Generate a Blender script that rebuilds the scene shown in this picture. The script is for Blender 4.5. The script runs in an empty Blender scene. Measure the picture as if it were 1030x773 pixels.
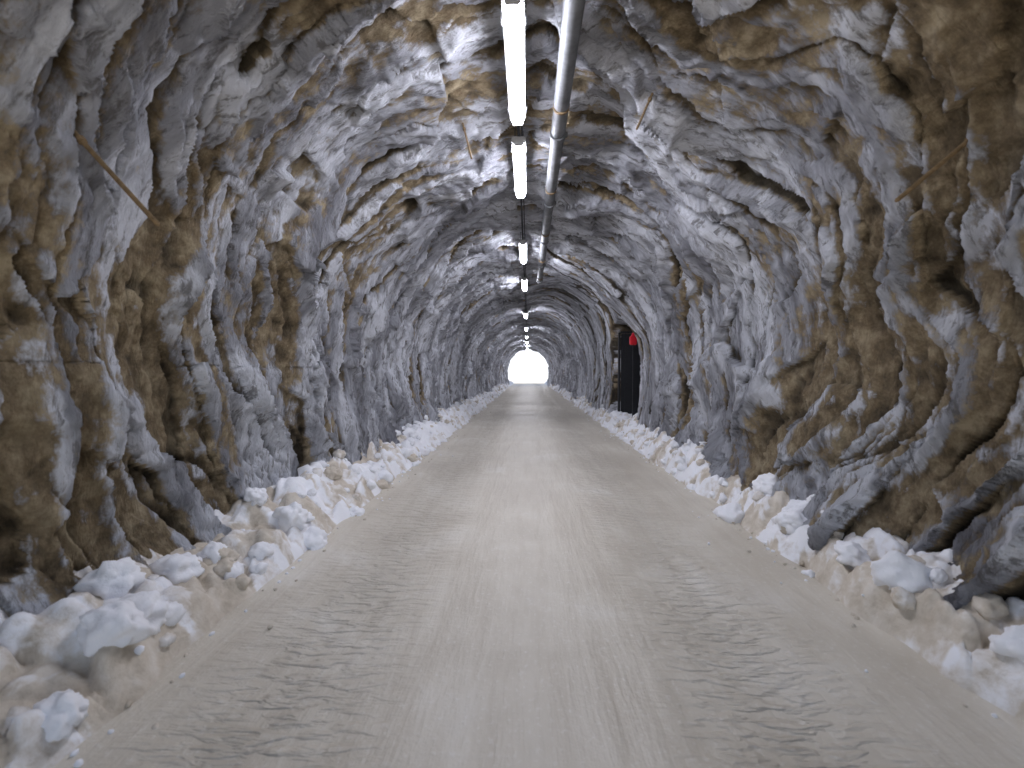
import bpy, bmesh, math, random
import numpy as np
from mathutils import Vector, noise, Matrix
random.seed(7)
sc = bpy.context.scene
CAMH = 1.75
FPX = 430.0

# ------------------------------------------------------------------ helpers
def newmat(name):
    m = bpy.data.materials.new(name); m.use_nodes = True
    nt = m.node_tree; nt.nodes.clear()
    out = nt.nodes.new('ShaderNodeOutputMaterial')
    b = nt.nodes.new('ShaderNodeBsdfPrincipled')
    nt.links.new(b.outputs[0], out.inputs[0])
    return m, nt, b
def N(nt, t, **kw):
    n = nt.nodes.new(t)
    for k, v in kw.items(): setattr(n, k, v)
    return n
def L(nt, a, b): nt.links.new(a, b)
def math_n(nt, op, a, b=None, clamp=False):
    n = nt.nodes.new('ShaderNodeMath'); n.operation = op; n.use_clamp = clamp
    for i, v in enumerate((a, b)):
        if v is None: continue
        if isinstance(v, (int, float)): n.inputs[i].default_value = v
        else: nt.links.new(v, n.inputs[i])
    return n.outputs[0]
def ramp(nt, src, stops, interp='LINEAR'):
    n = nt.nodes.new('ShaderNodeValToRGB'); cr = n.color_ramp; cr.interpolation = interp
    while len(cr.elements) < len(stops): cr.elements.new(0.5)
    for e, (p, c) in zip(cr.elements, stops):
        e.position = p; e.color = (*c, 1) if len(c) == 3 else c
    nt.links.new(src, n.inputs[0]); return n.outputs[0]
def g(v): return (v, v, v)
def mix(nt, f, a, b, mode='MIX'):
    n = nt.nodes.new('ShaderNodeMix'); n.data_type = 'RGBA'; n.blend_type = mode
    if isinstance(f, (int, float)): n.inputs[0].default_value = f
    else: nt.links.new(f, n.inputs[0])
    for i, v in ((6, a), (7, b)):
        if isinstance(v, tuple): n.inputs[i].default_value = (*v, 1)
        else: nt.links.new(v, n.inputs[i])
    return n.outputs[2]
def coords(nt, scale):
    tc = nt.nodes.new('ShaderNodeTexCoord'); mp = nt.nodes.new('ShaderNodeMapping')
    mp.inputs['Scale'].default_value = scale
    nt.links.new(tc.outputs['Object'], mp.inputs[0]); return mp.outputs[0]
def noise_n(nt, co, scale, detail=6, rough=0.6, dist=0.0):
    n = nt.nodes.new('ShaderNodeTexNoise'); n.inputs['Scale'].default_value = scale
    n.inputs['Detail'].default_value = detail; n.inputs['Roughness'].default_value = rough
    n.inputs['Distortion'].default_value = dist
    nt.links.new(co, n.inputs['Vector']); return n.outputs[0]
def mesh_obj(name, V, F, mat=None, smooth=True, attrs=None):
    me = bpy.data.meshes.new(name)
    V = np.asarray(V, dtype=np.float32)
    k = F.shape[1]
    me.vertices.add(len(V)); me.vertices.foreach_set('co', V.ravel())
    me.loops.add(F.size); me.loops.foreach_set('vertex_index', F.astype(np.int32).ravel())
    me.polygons.add(len(F)); me.polygons.foreach_set('loop_start', np.arange(0, F.size, k, dtype=np.int32))
    me.update(calc_edges=True)
    me.validate()
    if smooth: me.polygons.foreach_set('use_smooth', [True] * len(me.polygons))
    for k, a in (attrs or {}).items():
        at = me.attributes.new(k, 'FLOAT', 'POINT'); at.data.foreach_set('value', np.asarray(a, dtype=np.float32))
    o = bpy.data.objects.new(name, me); sc.collection.objects.link(o)
    if mat: me.materials.append(mat)
    return o
def gridF(ny, nx):
    a = np.arange(ny * nx).reshape(ny, nx)
    return np.stack([a[:-1, :-1], a[:-1, 1:], a[1:, 1:], a[1:, :-1]], -1).reshape(-1, 4)
def sst(a, b, x):
    t = min(1, max(0, (x - a) / (b - a))); return t * t * (3 - 2 * t)
def fbm(x, y, z, o=4): return noise.fractal(Vector((x, y, z)), 1.0, 2.0, o)
def n1(x, y, z): return noise.noise(Vector((x, y, z)))
def hsh(i): 
    v = math.sin(i * 127.1 + 11.7) * 43758.5453; return v - math.floor(v)
def box_bm(bm, c, s, bev=0.0, rot=None):
    r = bmesh.ops.create_cube(bm, size=1.0); vs = r['verts']
    bmesh.ops.scale(bm, vec=s, verts=vs)
    if bev:
        es = list({e for v in vs for e in v.link_edges})
        rr = bmesh.ops.bevel(bm, geom=es, offset=bev, segments=2, affect='EDGES'); vs = list({v for f in rr['faces'] for v in f.verts} | {v for v in vs if v.is_valid})
    if rot: bmesh.ops.rotate(bm, verts=vs, matrix=rot)
    bmesh.ops.translate(bm, verts=vs, vec=c)
def cyl_bm(bm, p0, p1, r, seg=16, r2=None):
    p0 = Vector(p0); p1 = Vector(p1); d = p1 - p0
    m = Matrix.Translation((p0 + p1) / 2) @ d.to_track_quat('Z', 'Y').to_matrix().to_4x4()
    bmesh.ops.create_cone(bm, cap_ends=True, segments=seg, radius1=r, radius2=r if r2 is None else r2, depth=d.length, matrix=m)
def bm_obj(name, bm, mat, smooth=False, parent=None):
    me = bpy.data.meshes.new(name); bm.to_mesh(me); bm.free()
    if smooth:
        for p in me.polygons: p.use_smooth = True
    me.materials.append(mat)
    o = bpy.data.objects.new(name, me); sc.collection.objects.link(o)
    if parent: o.parent = parent
    return o
def empty(name, loc=(0, 0, 0)):
    e = bpy.data.objects.new(name, None); sc.collection.objects.link(e); e.location = loc; return e

# ------------------------------------------------------------------ materials
def rock_material():
    m, nt, b = newmat('tunnel_rock')
    at = N(nt, 'ShaderNodeAttribute', attribute_name='cav')
    bt = N(nt, 'ShaderNodeAttribute', attribute_name='brown')
    c1 = coords(nt, (0.6, 2.8, 0.6)); c2 = coords(nt, (1, 1.3, 1)); 
    nA = noise_n(nt, c1, 1.0, 5, 0.64, 0.5)
    nB = noise_n(nt, c2, 4.0, 6, 0.72, 0.2)
    nC = noise_n(nt, c1, 6.0, 7, 0.76, 0.2)
    grey = ramp(nt, nA, [(0.34, (0.22, 0.22, 0.245)), (0.47, (0.45, 0.46, 0.51)), (0.59, (0.84, 0.86, 0.93))])
    grey = mix(nt, math_n(nt, 'MULTIPLY', ramp(nt, nC, [(0.39, g(1)), (0.48, g(0))]), 0.75), grey, (0.13, 0.12, 0.115))
    br = ramp(nt, nB, [(0.34, (0.085, 0.063, 0.037)), (0.5, (0.28, 0.21, 0.125)), (0.65, (0.54, 0.44, 0.29))])
    mk = math_n(nt, 'ADD', bt.outputs['Fac'], math_n(nt, 'MULTIPLY', math_n(nt, 'SUBTRACT', nB, 0.5), 1.1))
    mk = math_n(nt, 'ADD', mk, math_n(nt, 'MULTIPLY', math_n(nt, 'SUBTRACT', 0.5, nA), 1.0))
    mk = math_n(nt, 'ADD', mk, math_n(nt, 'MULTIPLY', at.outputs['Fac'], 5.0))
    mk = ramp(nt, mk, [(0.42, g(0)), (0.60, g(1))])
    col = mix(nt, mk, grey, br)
    dk = ramp(nt, at.outputs['Fac'], [(0.010, g(1)), (0.075, g(0.16))])  # occlusion shade of the crevices, painted into the rock colour
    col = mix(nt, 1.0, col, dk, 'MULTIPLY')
    L(nt, col, b.inputs['Base Color'])
    b.inputs['Roughness'].default_value = 0.7
    b.inputs['Specular IOR Level'].default_value = 0.35
    # stepped height: thin flat beds with sharp breaks between them
    st = math_n(nt, 'SNAP', nC, 0.07)
    h = math_n(nt, 'ADD', math_n(nt, 'MULTIPLY', nC, 0.75), math_n(nt, 'MULTIPLY', st, 0.35))
    bp = N(nt, 'ShaderNodeBump'); bp.inputs['Strength'].default_value = 1.0; bp.inputs['Distance'].default_value = 0.12
    L(nt, h, bp.inputs['Height']); L(nt, bp.outputs[0], b.inputs['Normal'])
    return m
M_rock = rock_material()

def road_material():
    m, nt, b = newmat('packed_dirty_snow')
    c = coords(nt, (1, 1, 1)); cl = coords(nt, (3.0, 0.35, 1)); ct = coords(nt, (1.8, 6.5, 1))
    n0 = noise_n(nt, c, 0.9, 5, 0.6, 0.4); ns = noise_n(nt, cl, 2.0, 5, 0.65, 0.2); nf = noise_n(nt, c, 30, 3, 0.7)
    col = ramp(nt, n0, [(0.3, (0.56, 0.505, 0.415)), (0.55, (0.68, 0.63, 0.54)), (0.75, (0.80, 0.77, 0.71))])
    col = mix(nt, math_n(nt, 'MULTIPLY', ramp(nt, ns, [(0.35, g(1)), (0.55, g(0))]), 0.35), col, (0.50, 0.44, 0.35))
    col = mix(nt, math_n(nt, 'MULTIPLY', ramp(nt, nf, [(0.56, g(0)), (0.72, g(1))]), 0.4), col, (0.86, 0.84, 0.81))
    L(nt, col, b.inputs['Base Color'])
    L(nt, ramp(nt, n0, [(0.35, g(0.34)), (0.65, g(0.58))]), b.inputs['Roughness'])
    sx = N(nt, 'ShaderNodeSeparateXYZ'); tc = N(nt, 'ShaderNodeTexCoord'); L(nt, tc.outputs['Object'], sx.inputs[0])
    ax = math_n(nt, 'ABSOLUTE', sx.outputs[0])
    band = math_n(nt, 'SUBTRACT', 1.0, math_n(nt, 'DIVIDE', math_n(nt, 'ABSOLUTE', math_n(nt, 'SUBTRACT', ax, 1.3)), 0.7), True)
    nt1 = noise_n(nt, ct, 2.6, 3, 0.5, 0.3)
    tr = math_n(nt, 'MULTIPLY', ramp(nt, nt1, [(0.44, g(0)), (0.60, g(1))]), band)
    h = math_n(nt, 'ADD', math_n(nt, 'MULTIPLY', tr, 0.75), math_n(nt, 'MULTIPLY', ns, 0.7))
    h = math_n(nt, 'ADD', h, math_n(nt, 'MULTIPLY', nf, 0.14))
    bp = N(nt, 'ShaderNodeBump'); bp.inputs['Strength'].default_value = 0.85; bp.inputs['Distance'].default_value = 0.045
    L(nt, h, bp.inputs['Height']); L(nt, bp.outputs[0], b.inputs['Normal'])
    return m
M_road = road_material()

def bank_material():
    m, nt, b = newmat('bank_snow')
    at = N(nt, 'ShaderNodeAttribute', attribute_name='white')
    c = coords(nt, (1, 1, 1)); n0 = noise_n(nt, c, 6, 5, 0.65, 0.3); nf = noise_n(nt, c, 30, 3, 0.7)
    dirt = ramp(nt, n0, [(0.3, (0.46, 0.395, 0.31)), (0.5, (0.62, 0.555, 0.465)), (0.7, (0.75, 0.70, 0.63))])
    mk = math_n(nt, 'ADD', at.outputs['Fac'], math_n(nt, 'MULTIPLY', math_n(nt, 'SUBTRACT', n0, 0.5), 1.2))
    col = mix(nt, ramp(nt, mk, [(0.25, g(0)), (0.70, g(1))]), dirt, (0.91, 0.92, 0.96))
    L(nt, col, b.inputs['Base Color']); b.inputs['Roughness'].default_value = 0.65
    h = math_n(nt, 'ADD', n0, math_n(nt, 'MULTIPLY', nf, 0.3))
    bp = N(nt, 'ShaderNodeBump'); bp.inputs['Strength'].default_value = 0.5; bp.inputs['Distance'].default_value = 0.03
    L(nt, h, bp.inputs['Height']); L(nt, bp.outputs[0], b.inputs['Normal'])
    return m
M_bank = bank_material()

def simple(name, col, rough=0.5, metal=0.0, var=0.3, scale=8):
    m, nt, b = newmat(name)
    n = noise_n(nt, coords(nt, (1, 1, 1)), scale, 4, 0.65)
    lo = tuple(x * (1 - var) for x in col); hi = tuple(min(1, x * (1 + var)) for x in col)
    L(nt, ramp(nt, n, [(0.3, lo), (0.7, hi)]), b.inputs['Base Color'])
    b.inputs['Roughness'].default_value = rough; b.inputs['Metallic'].default_value = metal
    return m
M_snow = simple('clean_snow', (0.85, 0.86, 0.88), 0.7, 0, 0.04, 0.3)
M_galv = simple('galvanised_steel', (0.18, 0.185, 0.195), 0.6, 0.5, 0.35, 6)
M_rust = simple('rusty_steel', (0.20, 0.135, 0.07), 0.8, 0.2, 0.4, 30)
M_dark = simple('dark_paint', (0.012, 0.013, 0.017), 0.6, 0, 0.3, 10)
M_cab = simple('cable_sheath', (0.03, 0.03, 0.035), 0.6)
M_house = simple('lamp_housing', (0.4, 0.4, 0.4), 0.5, 0, 0.1)
M_red = simple('red_paint', (0.8, 0.02, 0.04), 0.4, 0, 0.1)
m, nt, b = newmat('lit_diffuser')
b.inputs['Base Color'].default_value = (0.9, 0.9, 0.9, 1)
b.inputs['Emission Color'].default_value = (0.88, 0.89, 1.0, 1); b.inputs['Emission Strength'].default_value = 90
M_emit = m

# ------------------------------------------------------------------ tunnel
Y0, Y1 = -1.5, 53.0
CX, CZ = 0.0, 1.75
nA = 560
def profile():
    pts = []
    hb, hw, top = 2.75, 2.98, 3.03
    for i in range(200):
        t = i / 199; z = -0.4 + t * (CZ + 0.4)
        pts.append((hb + (hw - hb) * math.sin(t * math.pi / 2), z))
    for i in range(1, 400):
        a = i / 400 * math.pi
        e = 0.97
        pts.append((hw * math.copysign(abs(math.cos(a)) ** e, math.cos(a)), CZ + top * abs(math.sin(a)) ** e))
    for i in range(200):
        t = 1 - i / 199; z = -0.4 + t * (CZ + 0.4)
        pts.append((-(hb + (hw - hb) * math.sin(t * math.pi / 2)) + 0.02, z))
    P = np.array(pts); d = np.r_[0, np.cumsum(np.hypot(*np.diff(P, axis=0).T))]
    s = np.linspace(0, d[-1], nA)
    return np.c_[np.interp(s, d, P[:, 0]), np.interp(s, d, P[:, 1])], d[-1]
PR, PLEN = profile()
tan = np.gradient(PR, axis=0); tan /= np.linalg.norm(tan, axis=1)[:, None]
NRM = np.c_[tan[:, 1], -tan[:, 0]]   # outward
ys = np.r_[np.linspace(Y0, 0.9, 45)[:-1], np.exp(np.linspace(math.log(0.9), math.log(Y1), 900))]
nY = len(ys)

D = np.zeros((nY, nA)); BR = np.zeros((nY, nA))
def saw(u, x, z, k, s, base, amp, edge):
    c = math.floor(u); f = u - c
    am = base + amp * n1(x * s + c * 3.7, c * 1.3, z * s)
    if am <= 0: return 0
    if hsh(c + k) < 0.15: f = 1 - f
    return am * f * (1 - sst(edge, 1.0, f))
for j, y in enumerate(ys):
    for i in range(nA):
        x, z = PR[i]
        q1 = n1(x * .45, y * .35, z * .45); q2 = n1(x * 1.1 + 9, y * .6, z * 1.1)
        q3 = n1(x * 4.0, y * 1.4 + 5, z * 4.0)
        w = y + 0.75 * q1 + 0.20 * q2 + 0.05 * q3 + 0.20 * z + 0.04 * x + 0.025 * n1(x * 9, y * 2, z * 9)
        d = 0.14 * q1 + 0.08 * n1(x * .9, y * 0.9 + 20, z * .9)
        d -= 0.30 * saw(w / 0.86, x, z, 0, .6, .55, .8, .97)
        wb = w + 0.12 * q2 - 0.08 * z
        d -= 0.19 * saw(wb / 0.34, x, z, 50, 1.0, .45, 1.2, .95)
        wc = w + 0.06 * q3 + 0.10 * z
        d -= 0.07 * saw(wc / 0.14, x, z, 90, 1.7, .35, 1.4, .92)
        p = Vector((x * 1.1, w * 2.3, z * 1.1))
        dist, pp = noise.voronoi(p)
        c0 = pp[0]; hh = c0.x * 3.1 + c0.y * 7.7 + c0.z
        dd = p - c0
        d += 0.08 * (hsh(hh) - .5) + 0.20 * (dd.x * (hsh(hh + 1) - .5) + dd.y * (hsh(hh + 2) - .5) + dd.z * (hsh(hh + 3) - .5))
        sj = (z * .9 + x * .5 + 0.4 * q1 + .12 * q2 + y * .12 + .04 * q3) / 0.8
        d -= 0.03 * saw(sj, y * .5, x, 20, 1.4, .1, 1.6, .95)
        d += 0.028 * fbm(x * 6.5, y * 12, z * 6.5, 4)
        D[j, i] = d + 0.08
        BR[j, i] = n1(x * .45 + 31, w * .8, z * .45) * 0.5 + 0.36 * n1(x * .7, w * 3.0 + 7, z * .7)
D = np.clip(D, -0.40, 0.5)
def blur(A, r0, r1):
    for ax, r in ((0, r0), (1, r1)):
        k = np.ones(2 * r + 1) / (2 * r + 1)
        P = np.pad(A, [(r, r) if a == ax else (0, 0) for a in (0, 1)], mode='edge')
        A = np.apply_along_axis(lambda v: np.convolve(v, k, 'valid'), ax, P)
    return A
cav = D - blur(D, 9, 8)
V = np.zeros((nY, nA, 3))
right = (PR[:, 0] > 0)
rn = np.clip((PR[:, 0] + 0.2) / 1.2, 0, 1)
up = np.clip((PR[:, 1] - 2.6) / 1.2, 0, 1)
side_r = ((PR[:, 0] > 1.5) & (PR[:, 1] < 3.9)).astype(float)
for j, y in enumerate(ys):
    k = sst(42, 53, y)
    sx = 1 - 0.14 * k; sz = 1 - 0.05 * k
    off = D[j].copy() * (1 - 0.3 * k)
    inb = sst(11.5, 11.65, y) * (1 - sst(20, 24, y))
    rim = sst(8.6, 11.2, y) * (1 - sst(11.5, 11.65, y))
    off = off * (1 - 0.65 * inb * rn)
    off = off * (1 - 0.7 * rim * rn) - rn * up * 0.34 * rim
    off = off + rn * up * inb * 0.40 * (1 - sst(14, 23, y))
    off = off - 0.14 * side_r * sst(14.3, 14.6, y) * (1 - sst(18, 26, y))
    rec = 2.4 * sst(11.5, 11.75, y) * (1 - sst(14.2, 14.5, y))
    x = PR[:, 0] * sx; z = PR[:, 1] * sz
    x = x + NRM[:, 0] * off; z = z + NRM[:, 1] * off
    if rec > 0:
        zt = 3.15 + .12 * n1(y * 1.5, 0, 3)
        x = x + rec * right * np.clip((zt + .12 - PR[:, 1]) / .24, 0, 1) * np.clip((PR[:, 0] - 1.8) / .5, 0, 1)
    V[j, :, 0] = x; V[j, :, 1] = y; V[j, :, 2] = z
yy = ys[:, None]
br = BR + 0.55 - 0.26 * np.clip((yy - 2.8) / 4.5, 0, 1) - 0.10 * np.clip((yy - 8) / 10, 0, 1)
br = br + 0.05 * np.abs(PR[:, 0])[None, :] / 3.0
def flare(row, y, out):
    rr = []
    for s, dy in ((1.15, 0.0), (1.6, 0.25), (2.6, 0.9), (5.0, 2.4)):
        r = row.copy(); r[:, 0] = row[:, 0] * s
        r[:, 2] = np.where(row[:, 2] > 0, row[:, 2] * s, row[:, 2]); r[:, 1] = y - out * dy
        rr.append(r)
    return rr
A = flare(V[0], Y0, -1)[::-1]; B = flare(V[-1], Y1, 1)
allV = np.concatenate([np.array(A), V, np.array(B)])
pad = lambda a: np.concatenate([np.repeat(a[:1], 4, 0), a, np.repeat(a[-1:], 4, 0)])
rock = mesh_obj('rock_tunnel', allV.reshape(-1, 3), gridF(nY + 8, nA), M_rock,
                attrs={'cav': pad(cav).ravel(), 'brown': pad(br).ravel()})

# ------------------------------------------------------------------ road
LF, RF = -2.12, 2.42
xs = np.linspace(-3.1, 5.4, 150)
ry = np.r_[np.linspace(-9, 0.7, 30)[:-1], np.exp(np.linspace(math.log(0.7), math.log(75), 300))]
RV = np.zeros((len(ry), len(xs), 3))
for j, y in enumerate(ry):
    for i, x in enumerate(xs):
        zz = 0.018 * n1(x * .8, y * .35, 0) + 0.010 * n1(x * 3.2, y * .8, 3) - 0.025 * math.exp(-((abs(x) - 1.3) / .35) ** 2)
        RV[j, i] = (x, y, zz)
mesh_obj('snow_road', RV.reshape(-1, 3), gridF(len(ry), len(xs)), M_road)

# ------------------------------------------------------------------ snow banks
def ico(sub):
    bm = bmesh.new(); bmesh.ops.create_icosphere(bm, subdivisions=sub, radius=1)
    v = np.array([p.co[:] for p in bm.verts]); f = np.array([[q.index for q in p.verts] for p in bm.faces]); bm.free(); return v, f
ICO = {2: ico(2), 3: ico(3), 4: ico(4)}
def lump(x, y, s, seed):
    p = Vector((x * s + seed + .25 * n1(x * 5, y * 5, seed), y * s + .25 * n1(x * 5, y * 5, seed + 3), seed))
    dist, pp = noise.voronoi(p)
    c = pp[0]; hh = hsh(c.x * 5.3 + c.y * 9.1)
    r = 0.35 + 0.35 * hh
    return (math.sqrt(max(0, 1 - (dist[0] / (r * 1.25)) ** 2)) * r / s), hsh(c.x * 2.3 + c.y * 3.1 + 4)
def bank_h(side, x, y, full=True):
    foot = LF if side < 0 else RF
    foot += 0.16 * n1(y * .8, side * 5, 0) + 0.07 * n1(y * 3, side * 5, 4)
    d = (foot - x) if side < 0 else (x - foot)
    wd = 0.60 if side < 0 else 0.42
    t = min(1, max(0, d / wd)); 
    h = -0.05 + (t ** 0.75) * (0.38 + 0.12 * n1(y * .7, side * 9, 1))
    wh = 0.
    if d > 0 :
        k = min(1, d / .15)
        h += k * 0.07 * fbm(x * 3.2, y * 3.2, side * 3, 3)
        if full:
            a, ha = lump(x, y, 2.9, side * 3 + 10); b_, hb_ = lump(x, y, 6.5, side * 7 + 30)
            h += k * (a * .75 + b_ * .7)
            wh = (0.55 if ha > .4 else 0) * (a > .03) + (0.35 if hb_ > .5 else 0) * (b_ > .015)
            h += k * 0.012 * fbm(x * 14, y * 14, 1, 3)
    return h, wh
def make_bank(side):
    bx = np.linspace(-3.5, -1.75, 100) if side < 0 else np.r_[np.linspace(2.0, 3.4, 85), np.linspace(3.5, 5.2, 12)]
    by = np.r_[np.linspace(-5, 0.9, 50)[:-1], np.exp(np.linspace(math.log(0.9), math.log(66), 560))]
    BV = np.zeros((len(by), len(bx), 3)); W = np.zeros((len(by), len(bx)))
    for j, y in enumerate(by):
        for i, x in enumerate(bx):
            xq = min(x, 3.3)
            h, wh = bank_h(side, xq, y)
            if side > 0 and x > 3.3: h = h * max(0.15, 1 - (x - 3.3) * 1.2)
            BV[j, i] = (x, y, h)
            W[j, i] = wh * (0.65 + 0.35 * sst(2.5, 5, y)) + 0.12 + 0.35 * n1(x * 1.2, y * 1.1, 8) + 0.3 * sst(3, 12, y)
    T = gridF(len(by), len(bx)); T = np.concatenate([T[:, [0, 1, 2]], T[:, [0, 2, 3]]])
    VV = [BV.reshape(-1, 3)]; FF = [T]; WW = [W.ravel()]; off = len(VV[0])
    chunks = []
    y = 0.9
    while y < 53:
        dens = 7 if y < 4 else (11 if y < 14 else (7 if y < 30 else 4))
        y += random.expovariate(dens)
        d = random.random() ** 1.0 * (0.75 if side < 0 else .55) - 0.02
        x = (LF - d) if side < 0 else (RF + d)
        r = min(0.15, 0.045 * math.exp(random.gauss(0.15, 0.5)))
        w = 1.1 if random.random() < (0.5 if y < 4 else 0.7) else random.uniform(0.0, 0.5)
        chunks.append((x, y, r, w))
    for _ in range(150):
        y = random.uniform(1.6, 22); d = -random.expovariate(9)
        x = (LF - d) if side < 0 else (RF + d)
        chunks.append((x, y, random.uniform(.006, .018), random.choice((1, 0.2))))
    if side < 0:
        chunks += [(-2.42, 2.45, .17, 1.2), (-2.30, 2.25, .13, 1.2), (-2.62, 2.6, .12, 1.2), (-2.55, 3.35, .12, 1.2), (-2.3, 2.6, .09, 1.2),
                   (-2.35, 3.3, .08, 1.2), (-2.2, 1.9, .10, 1.1)]
    else:
        chunks += [(2.62, 3.05, .15, 1.2), (2.8, 3.9, .13, 1.2), (2.70, 2.35, .14, 1.2), (2.75, 5.0, .14, 1.2), (2.6, 3.5, .11, 1.2),
                   (2.75, 4.4, .13, 1.2)]
    for (x, y, r, w) in chunks:
        sub = 4 if (r > .09 and y < 6) else (3 if (r > .04 and y < 16) else 2)
        v, f = ICO[sub]
        so = random.uniform(0, 99); q = np.empty_like(v)
        for k, p in enumerate(v):
            a = 1 + 0.36 * n1(p[0] * 1.1 + so, p[1] * 1.1, p[2] * 1.1) + 0.28 * n1(p[0] * 2.2 + so, p[1] * 2.2, p[2] * 2.2) + 0.14 * n1(p[0] * 5 + so, p[1] * 5, p[2] * 5)
            q[k] = p * a
        q *= np.array([random.uniform(.8, 1.25), random.uniform(.8, 1.25), random.uniform(.75, 1.0)]) * r
        a = random.uniform(0, 6.28); ca, sa = math.cos(a), math.sin(a)
        q = q @ np.array([[ca, sa, 0], [-sa, ca, 0], [0, 0, 1]])
        base = max(bank_h(side, x, y, True)[0], 0.0)
        q += np.array([x, y, base + r * (0.1 if r > .03 else .3)])
        VV.append(q); FF.append(f + off); off += len(q)
        WW.append(w + 0.0 * q[:, 0])
    return mesh_obj('snow_bank', np.concatenate(VV), np.concatenate(FF), M_bank, attrs={'white': np.concatenate(WW)})
make_bank(-1); make_bank(1)

# ------------------------------------------------------------------ outside: snow ground and slope
gx = np.r_[np.linspace(-600, -12, 30), np.linspace(-10, 10, 11), np.linspace(12, 600, 30)]
def outside(name, yr):
    GV = np.zeros((len(yr), len(gx), 3))
    for j, y in enumerate(yr):
        for i, x in enumerate(gx):
            r = (y - 72) if y > 0 else (-y - 14)
            h = -0.06
            if y > 0:
                h += max(0, r) * 0.42 + 8 * sst(5, 60, r) * (n1(x * .02, y * .02, 0) + .3)
            else:
                h += max(0, r) * 0.03 + max(0, r) * 0.03 * n1(x * .01, y * .01, 2)
            GV[j, i] = (x, y, h)
    return mesh_obj(name, GV.reshape(-1, 3), gridF(len(yr), len(gx)), M_snow)
outside('snow_slope', np.r_[np.linspace(53.2, 74, 12), np.geomspace(78, 700, 30)])
outside('snow_ground', -np.r_[np.linspace(1.4, 20, 12), np.geomspace(24, 700, 25)][::-1])

# ------------------------------------------------------------------ services on the crown
ZL = CAMH + 2.70
lampY = [3.22, 5.17, 9.15, 12.75, 20.0, 26.5, 33, 39.5, 45.5, 50.3]
bm = bmesh.new()
cyl_bm(bm, (-0.115, -1.4, ZL + 0.10), (-0.115, 52.5, ZL + 0.10), 0.016, 10)
cyl_bm(bm, (-0.075, -1.4, ZL + 0.115), (-0.075, 52.5, ZL + 0.115), 0.009, 8)
bm_obj('lamp_cable', bm, M_cab, True)
for ly in lampY:
    e = empty('ceiling_lamp', (-0.115, ly, ZL))
    ln = 1.48
    bm = bmesh.new()
    seg = 8; ring = []
    stn = [(0.0, .6), (0.04, 1.0), (ln - .04, 1.0), (ln, .6)]
    for (yy_, s) in stn:
        ring.append([bm.verts.new((0.070 * s * math.cos(math.pi + math.pi * k / seg), yy_, 0.065 * s * math.sin(math.pi + math.pi * k / seg))) for k in range(seg + 1)])
    for a_, b_ in zip(ring, ring[1:]):
        for k in range(seg): bm.faces.new((a_[k], a_[k + 1], b_[k + 1], b_[k]))
    bm.faces.new(ring[0]); bm.faces.new(ring[-1][::-1])
    bm_obj('diffuser', bm, M_emit, True, e)
    bm = bmesh.new()
    box_bm(bm, (0, ln / 2, 0.04), (0.17, ln + .05, 0.075), 0.015)
    for yb in (-.026, ln + .026): box_bm(bm, (0, yb, -0.01), (0.12, 0.03, 0.06), 0.01)
    bm_obj('housing', bm, M_house, False, e)
    bm = bmesh.new()
    for yb in (.18, ln - .18):
        cyl_bm(bm, (0.05, yb, 0.05), (0.05, yb, 0.55), .005, 8); cyl_bm(bm, (-0.05, yb, 0.05), (-0.05, yb, 0.55), .005, 8)
        for sx_ in (-.092, .092): box_bm(bm, (sx_, yb, 0.03), (0.012, .05, .08), .003)
        box_bm(bm, (0, yb, 0.125), (0.2, .03, .02), .003)
    bm_obj('hangers', bm, M_galv, False, e)

ZP = CAMH + 2.78; PX = 0.345
bm = bmesh.new()
cyl_bm(bm, (PX, -1.4, ZP), (PX, 13.2, ZP + .02), 0.082, 32)
for yb in np.arange(-1.0, 13.3, 2.05):
    cyl_bm(bm, (PX, yb - .045, ZP), (PX, yb + .045, ZP), 0.093, 32)
    box_bm(bm, (PX + .1, yb, ZP), (.03, .05, .05), .004)
cyl_bm(bm, (PX, 13.1, ZP), (PX, 13.2, ZP), 0.1, 32)
p = bm_obj('ventilation_pipe', bm, M_galv, True)
em = p.modifiers.new('es', 'EDGE_SPLIT'); em.split_angle = math.radians(40)
hb = bmesh.new()
for yb in np.arange(0, 13, 2.05):
    cyl_bm(hb, (PX, yb + .5, ZP + .08), (PX, yb + .5, ZP + .55), .006, 8)
    cyl_bm(hb, (PX, yb + .49, ZP), (PX, yb + .52, ZP), 0.087, 32)
h_ = bm_obj('hangers', hb, M_rust, False, p)

# ------------------------------------------------------------------ rock bolts
def wall_pt(y, ang):
    j = int(np.argmin(abs(ys - y)))
    a = np.arctan2(V[j, :, 2] - CZ, V[j, :, 0]); i = int(np.argmin(abs(a - ang)))
    return Vector(V[j, i]), Vector((NRM[i, 0], 0, NRM[i, 1]))
def bolt(y, deg, ln=0.35, r=0.014, lean=(0, 0, 0)):
    p, n = wall_pt(y, math.radians(deg)); d = (-n + Vector(lean)).normalized()
    bm = bmesh.new()
    cyl_bm(bm, p - d * .25, p + d * ln, r, 10)
    cyl_bm(bm, p + d * (ln * .12), p + d * (ln * .12 + .03), r * 1.7, 6)
    cyl_bm(bm, p + d * ln, p + d * (ln + .012), r * 1.05, 10, r * .6)
    bm_obj('rock_bolt', bm, M_rust, False)
bolt(2.35, 152, .70, .014, (0, .1, -.60)); bolt(2.75, 28, .60, .014, (0, .1, -.35))
bolt(5.0, 105, .4, .011); bolt(4.2, 66, .35, .011)

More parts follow.
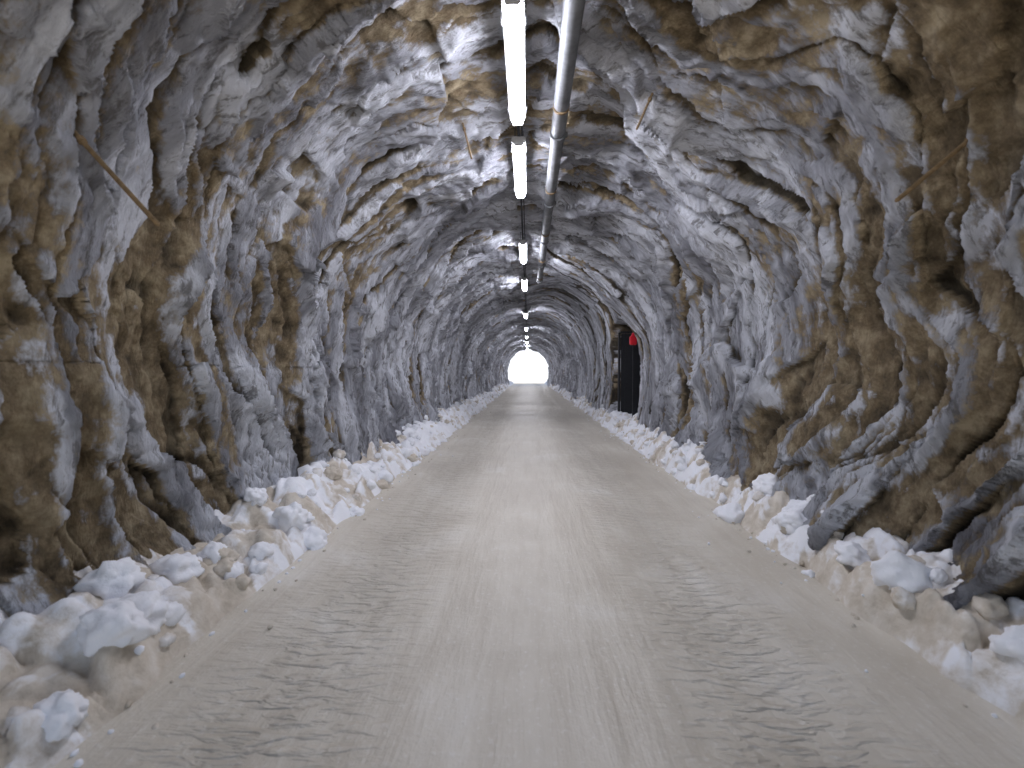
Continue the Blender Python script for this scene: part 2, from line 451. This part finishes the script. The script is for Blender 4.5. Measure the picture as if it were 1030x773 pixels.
# ------------------------------------------------------------------ recess equipment
e = empty('dark_door_fill', (2.95, 13.9, 0))  # near-black door shape added to keep the lamp-lit recess dark
bm = bmesh.new()
for k in (0, 1): box_bm(bm, (0.38 + k * .74, 0, 1.5), (0.72, 0.06, 2.9), 0.01)
for k in (0, 1):
    for q in (.75, 2.2): box_bm(bm, (0.38 + k * .74, -.04, q), (0.5, 0.02, 1.1), 0.008)
bm_obj('leaves', bm, M_dark, False, e)
bm = bmesh.new()
box_bm(bm, (-.04, 0, 1.5), (.06, .14, 3.0), .01); box_bm(bm, (.75, 0, 3.0), (1.5, .08, .07), .01)
cyl_bm(bm, (.66, -.08, 1.05), (.66, -.08, 1.25), .012, 8)
bm_obj('frame', bm, M_dark, False, e)
e = empty('emergency_lamp', (3.11, 12.9, CAMH + .92))
bm = bmesh.new(); box_bm(bm, (0, 0, -.0), (.20, .12, .26), .02); bm_obj('case', bm, M_red, False, e)
bm = bmesh.new(); cyl_bm(bm, (0, 0, .12), (0, 0, .16), .06, 20); cyl_bm(bm, (0, 0, .16), (0, 0, .23), .05, 20, .03); bm_obj('beacon', bm, M_red, True, e)
bm = bmesh.new(); box_bm(bm, (.04, .09, -1.2), (.06, .06, 2.9), .004); cyl_bm(bm, (0, 0, -.13), (0, 0, -.3), .014, 8); bm_obj('post', bm, M_dark, False, e)

# ------------------------------------------------------------------ world & sun
el, az = math.radians(60), math.radians(188)
w = bpy.data.worlds.new('World'); sc.world = w; w.use_nodes = True
nt = w.node_tree; bg = nt.nodes['Background']
sk = nt.nodes.new('ShaderNodeTexSky'); sk.sky_type = 'NISHITA'; sk.sun_disc = False
sk.sun_elevation = el; sk.sun_rotation = az
nt.links.new(sk.outputs[0], bg.inputs[0]); bg.inputs[1].default_value = 0.15
sd = bpy.data.lights.new('sun', 'SUN'); sd.energy = 5; sd.angle = math.radians(.5); sd.color = (1, .94, .85)
so = bpy.data.objects.new('sun', sd); sc.collection.objects.link(so)
dirv = Vector((math.sin(az) * math.cos(el), math.cos(az) * math.cos(el), math.sin(el)))
so.rotation_euler = dirv.to_track_quat('Z', 'Y').to_euler()

# ------------------------------------------------------------------ camera
cd = bpy.data.cameras.new('camera'); cam = bpy.data.objects.new('camera', cd); sc.collection.objects.link(cam)
cd.sensor_width = 36; cd.lens = 36 * FPX / 1024; cd.clip_start = .05; cd.clip_end = 3000
cd.dof.use_dof = True; cd.dof.focus_distance = 10; cd.dof.aperture_fstop = 1.2
cam.location = (0, 0, CAMH)
cam.rotation_euler = (math.radians(90 - 1.65), 0, math.radians(2.15))
sc.camera = cam
sc.view_settings.view_transform = 'Standard'; sc.view_settings.look = 'None'; sc.view_settings.exposure = 0
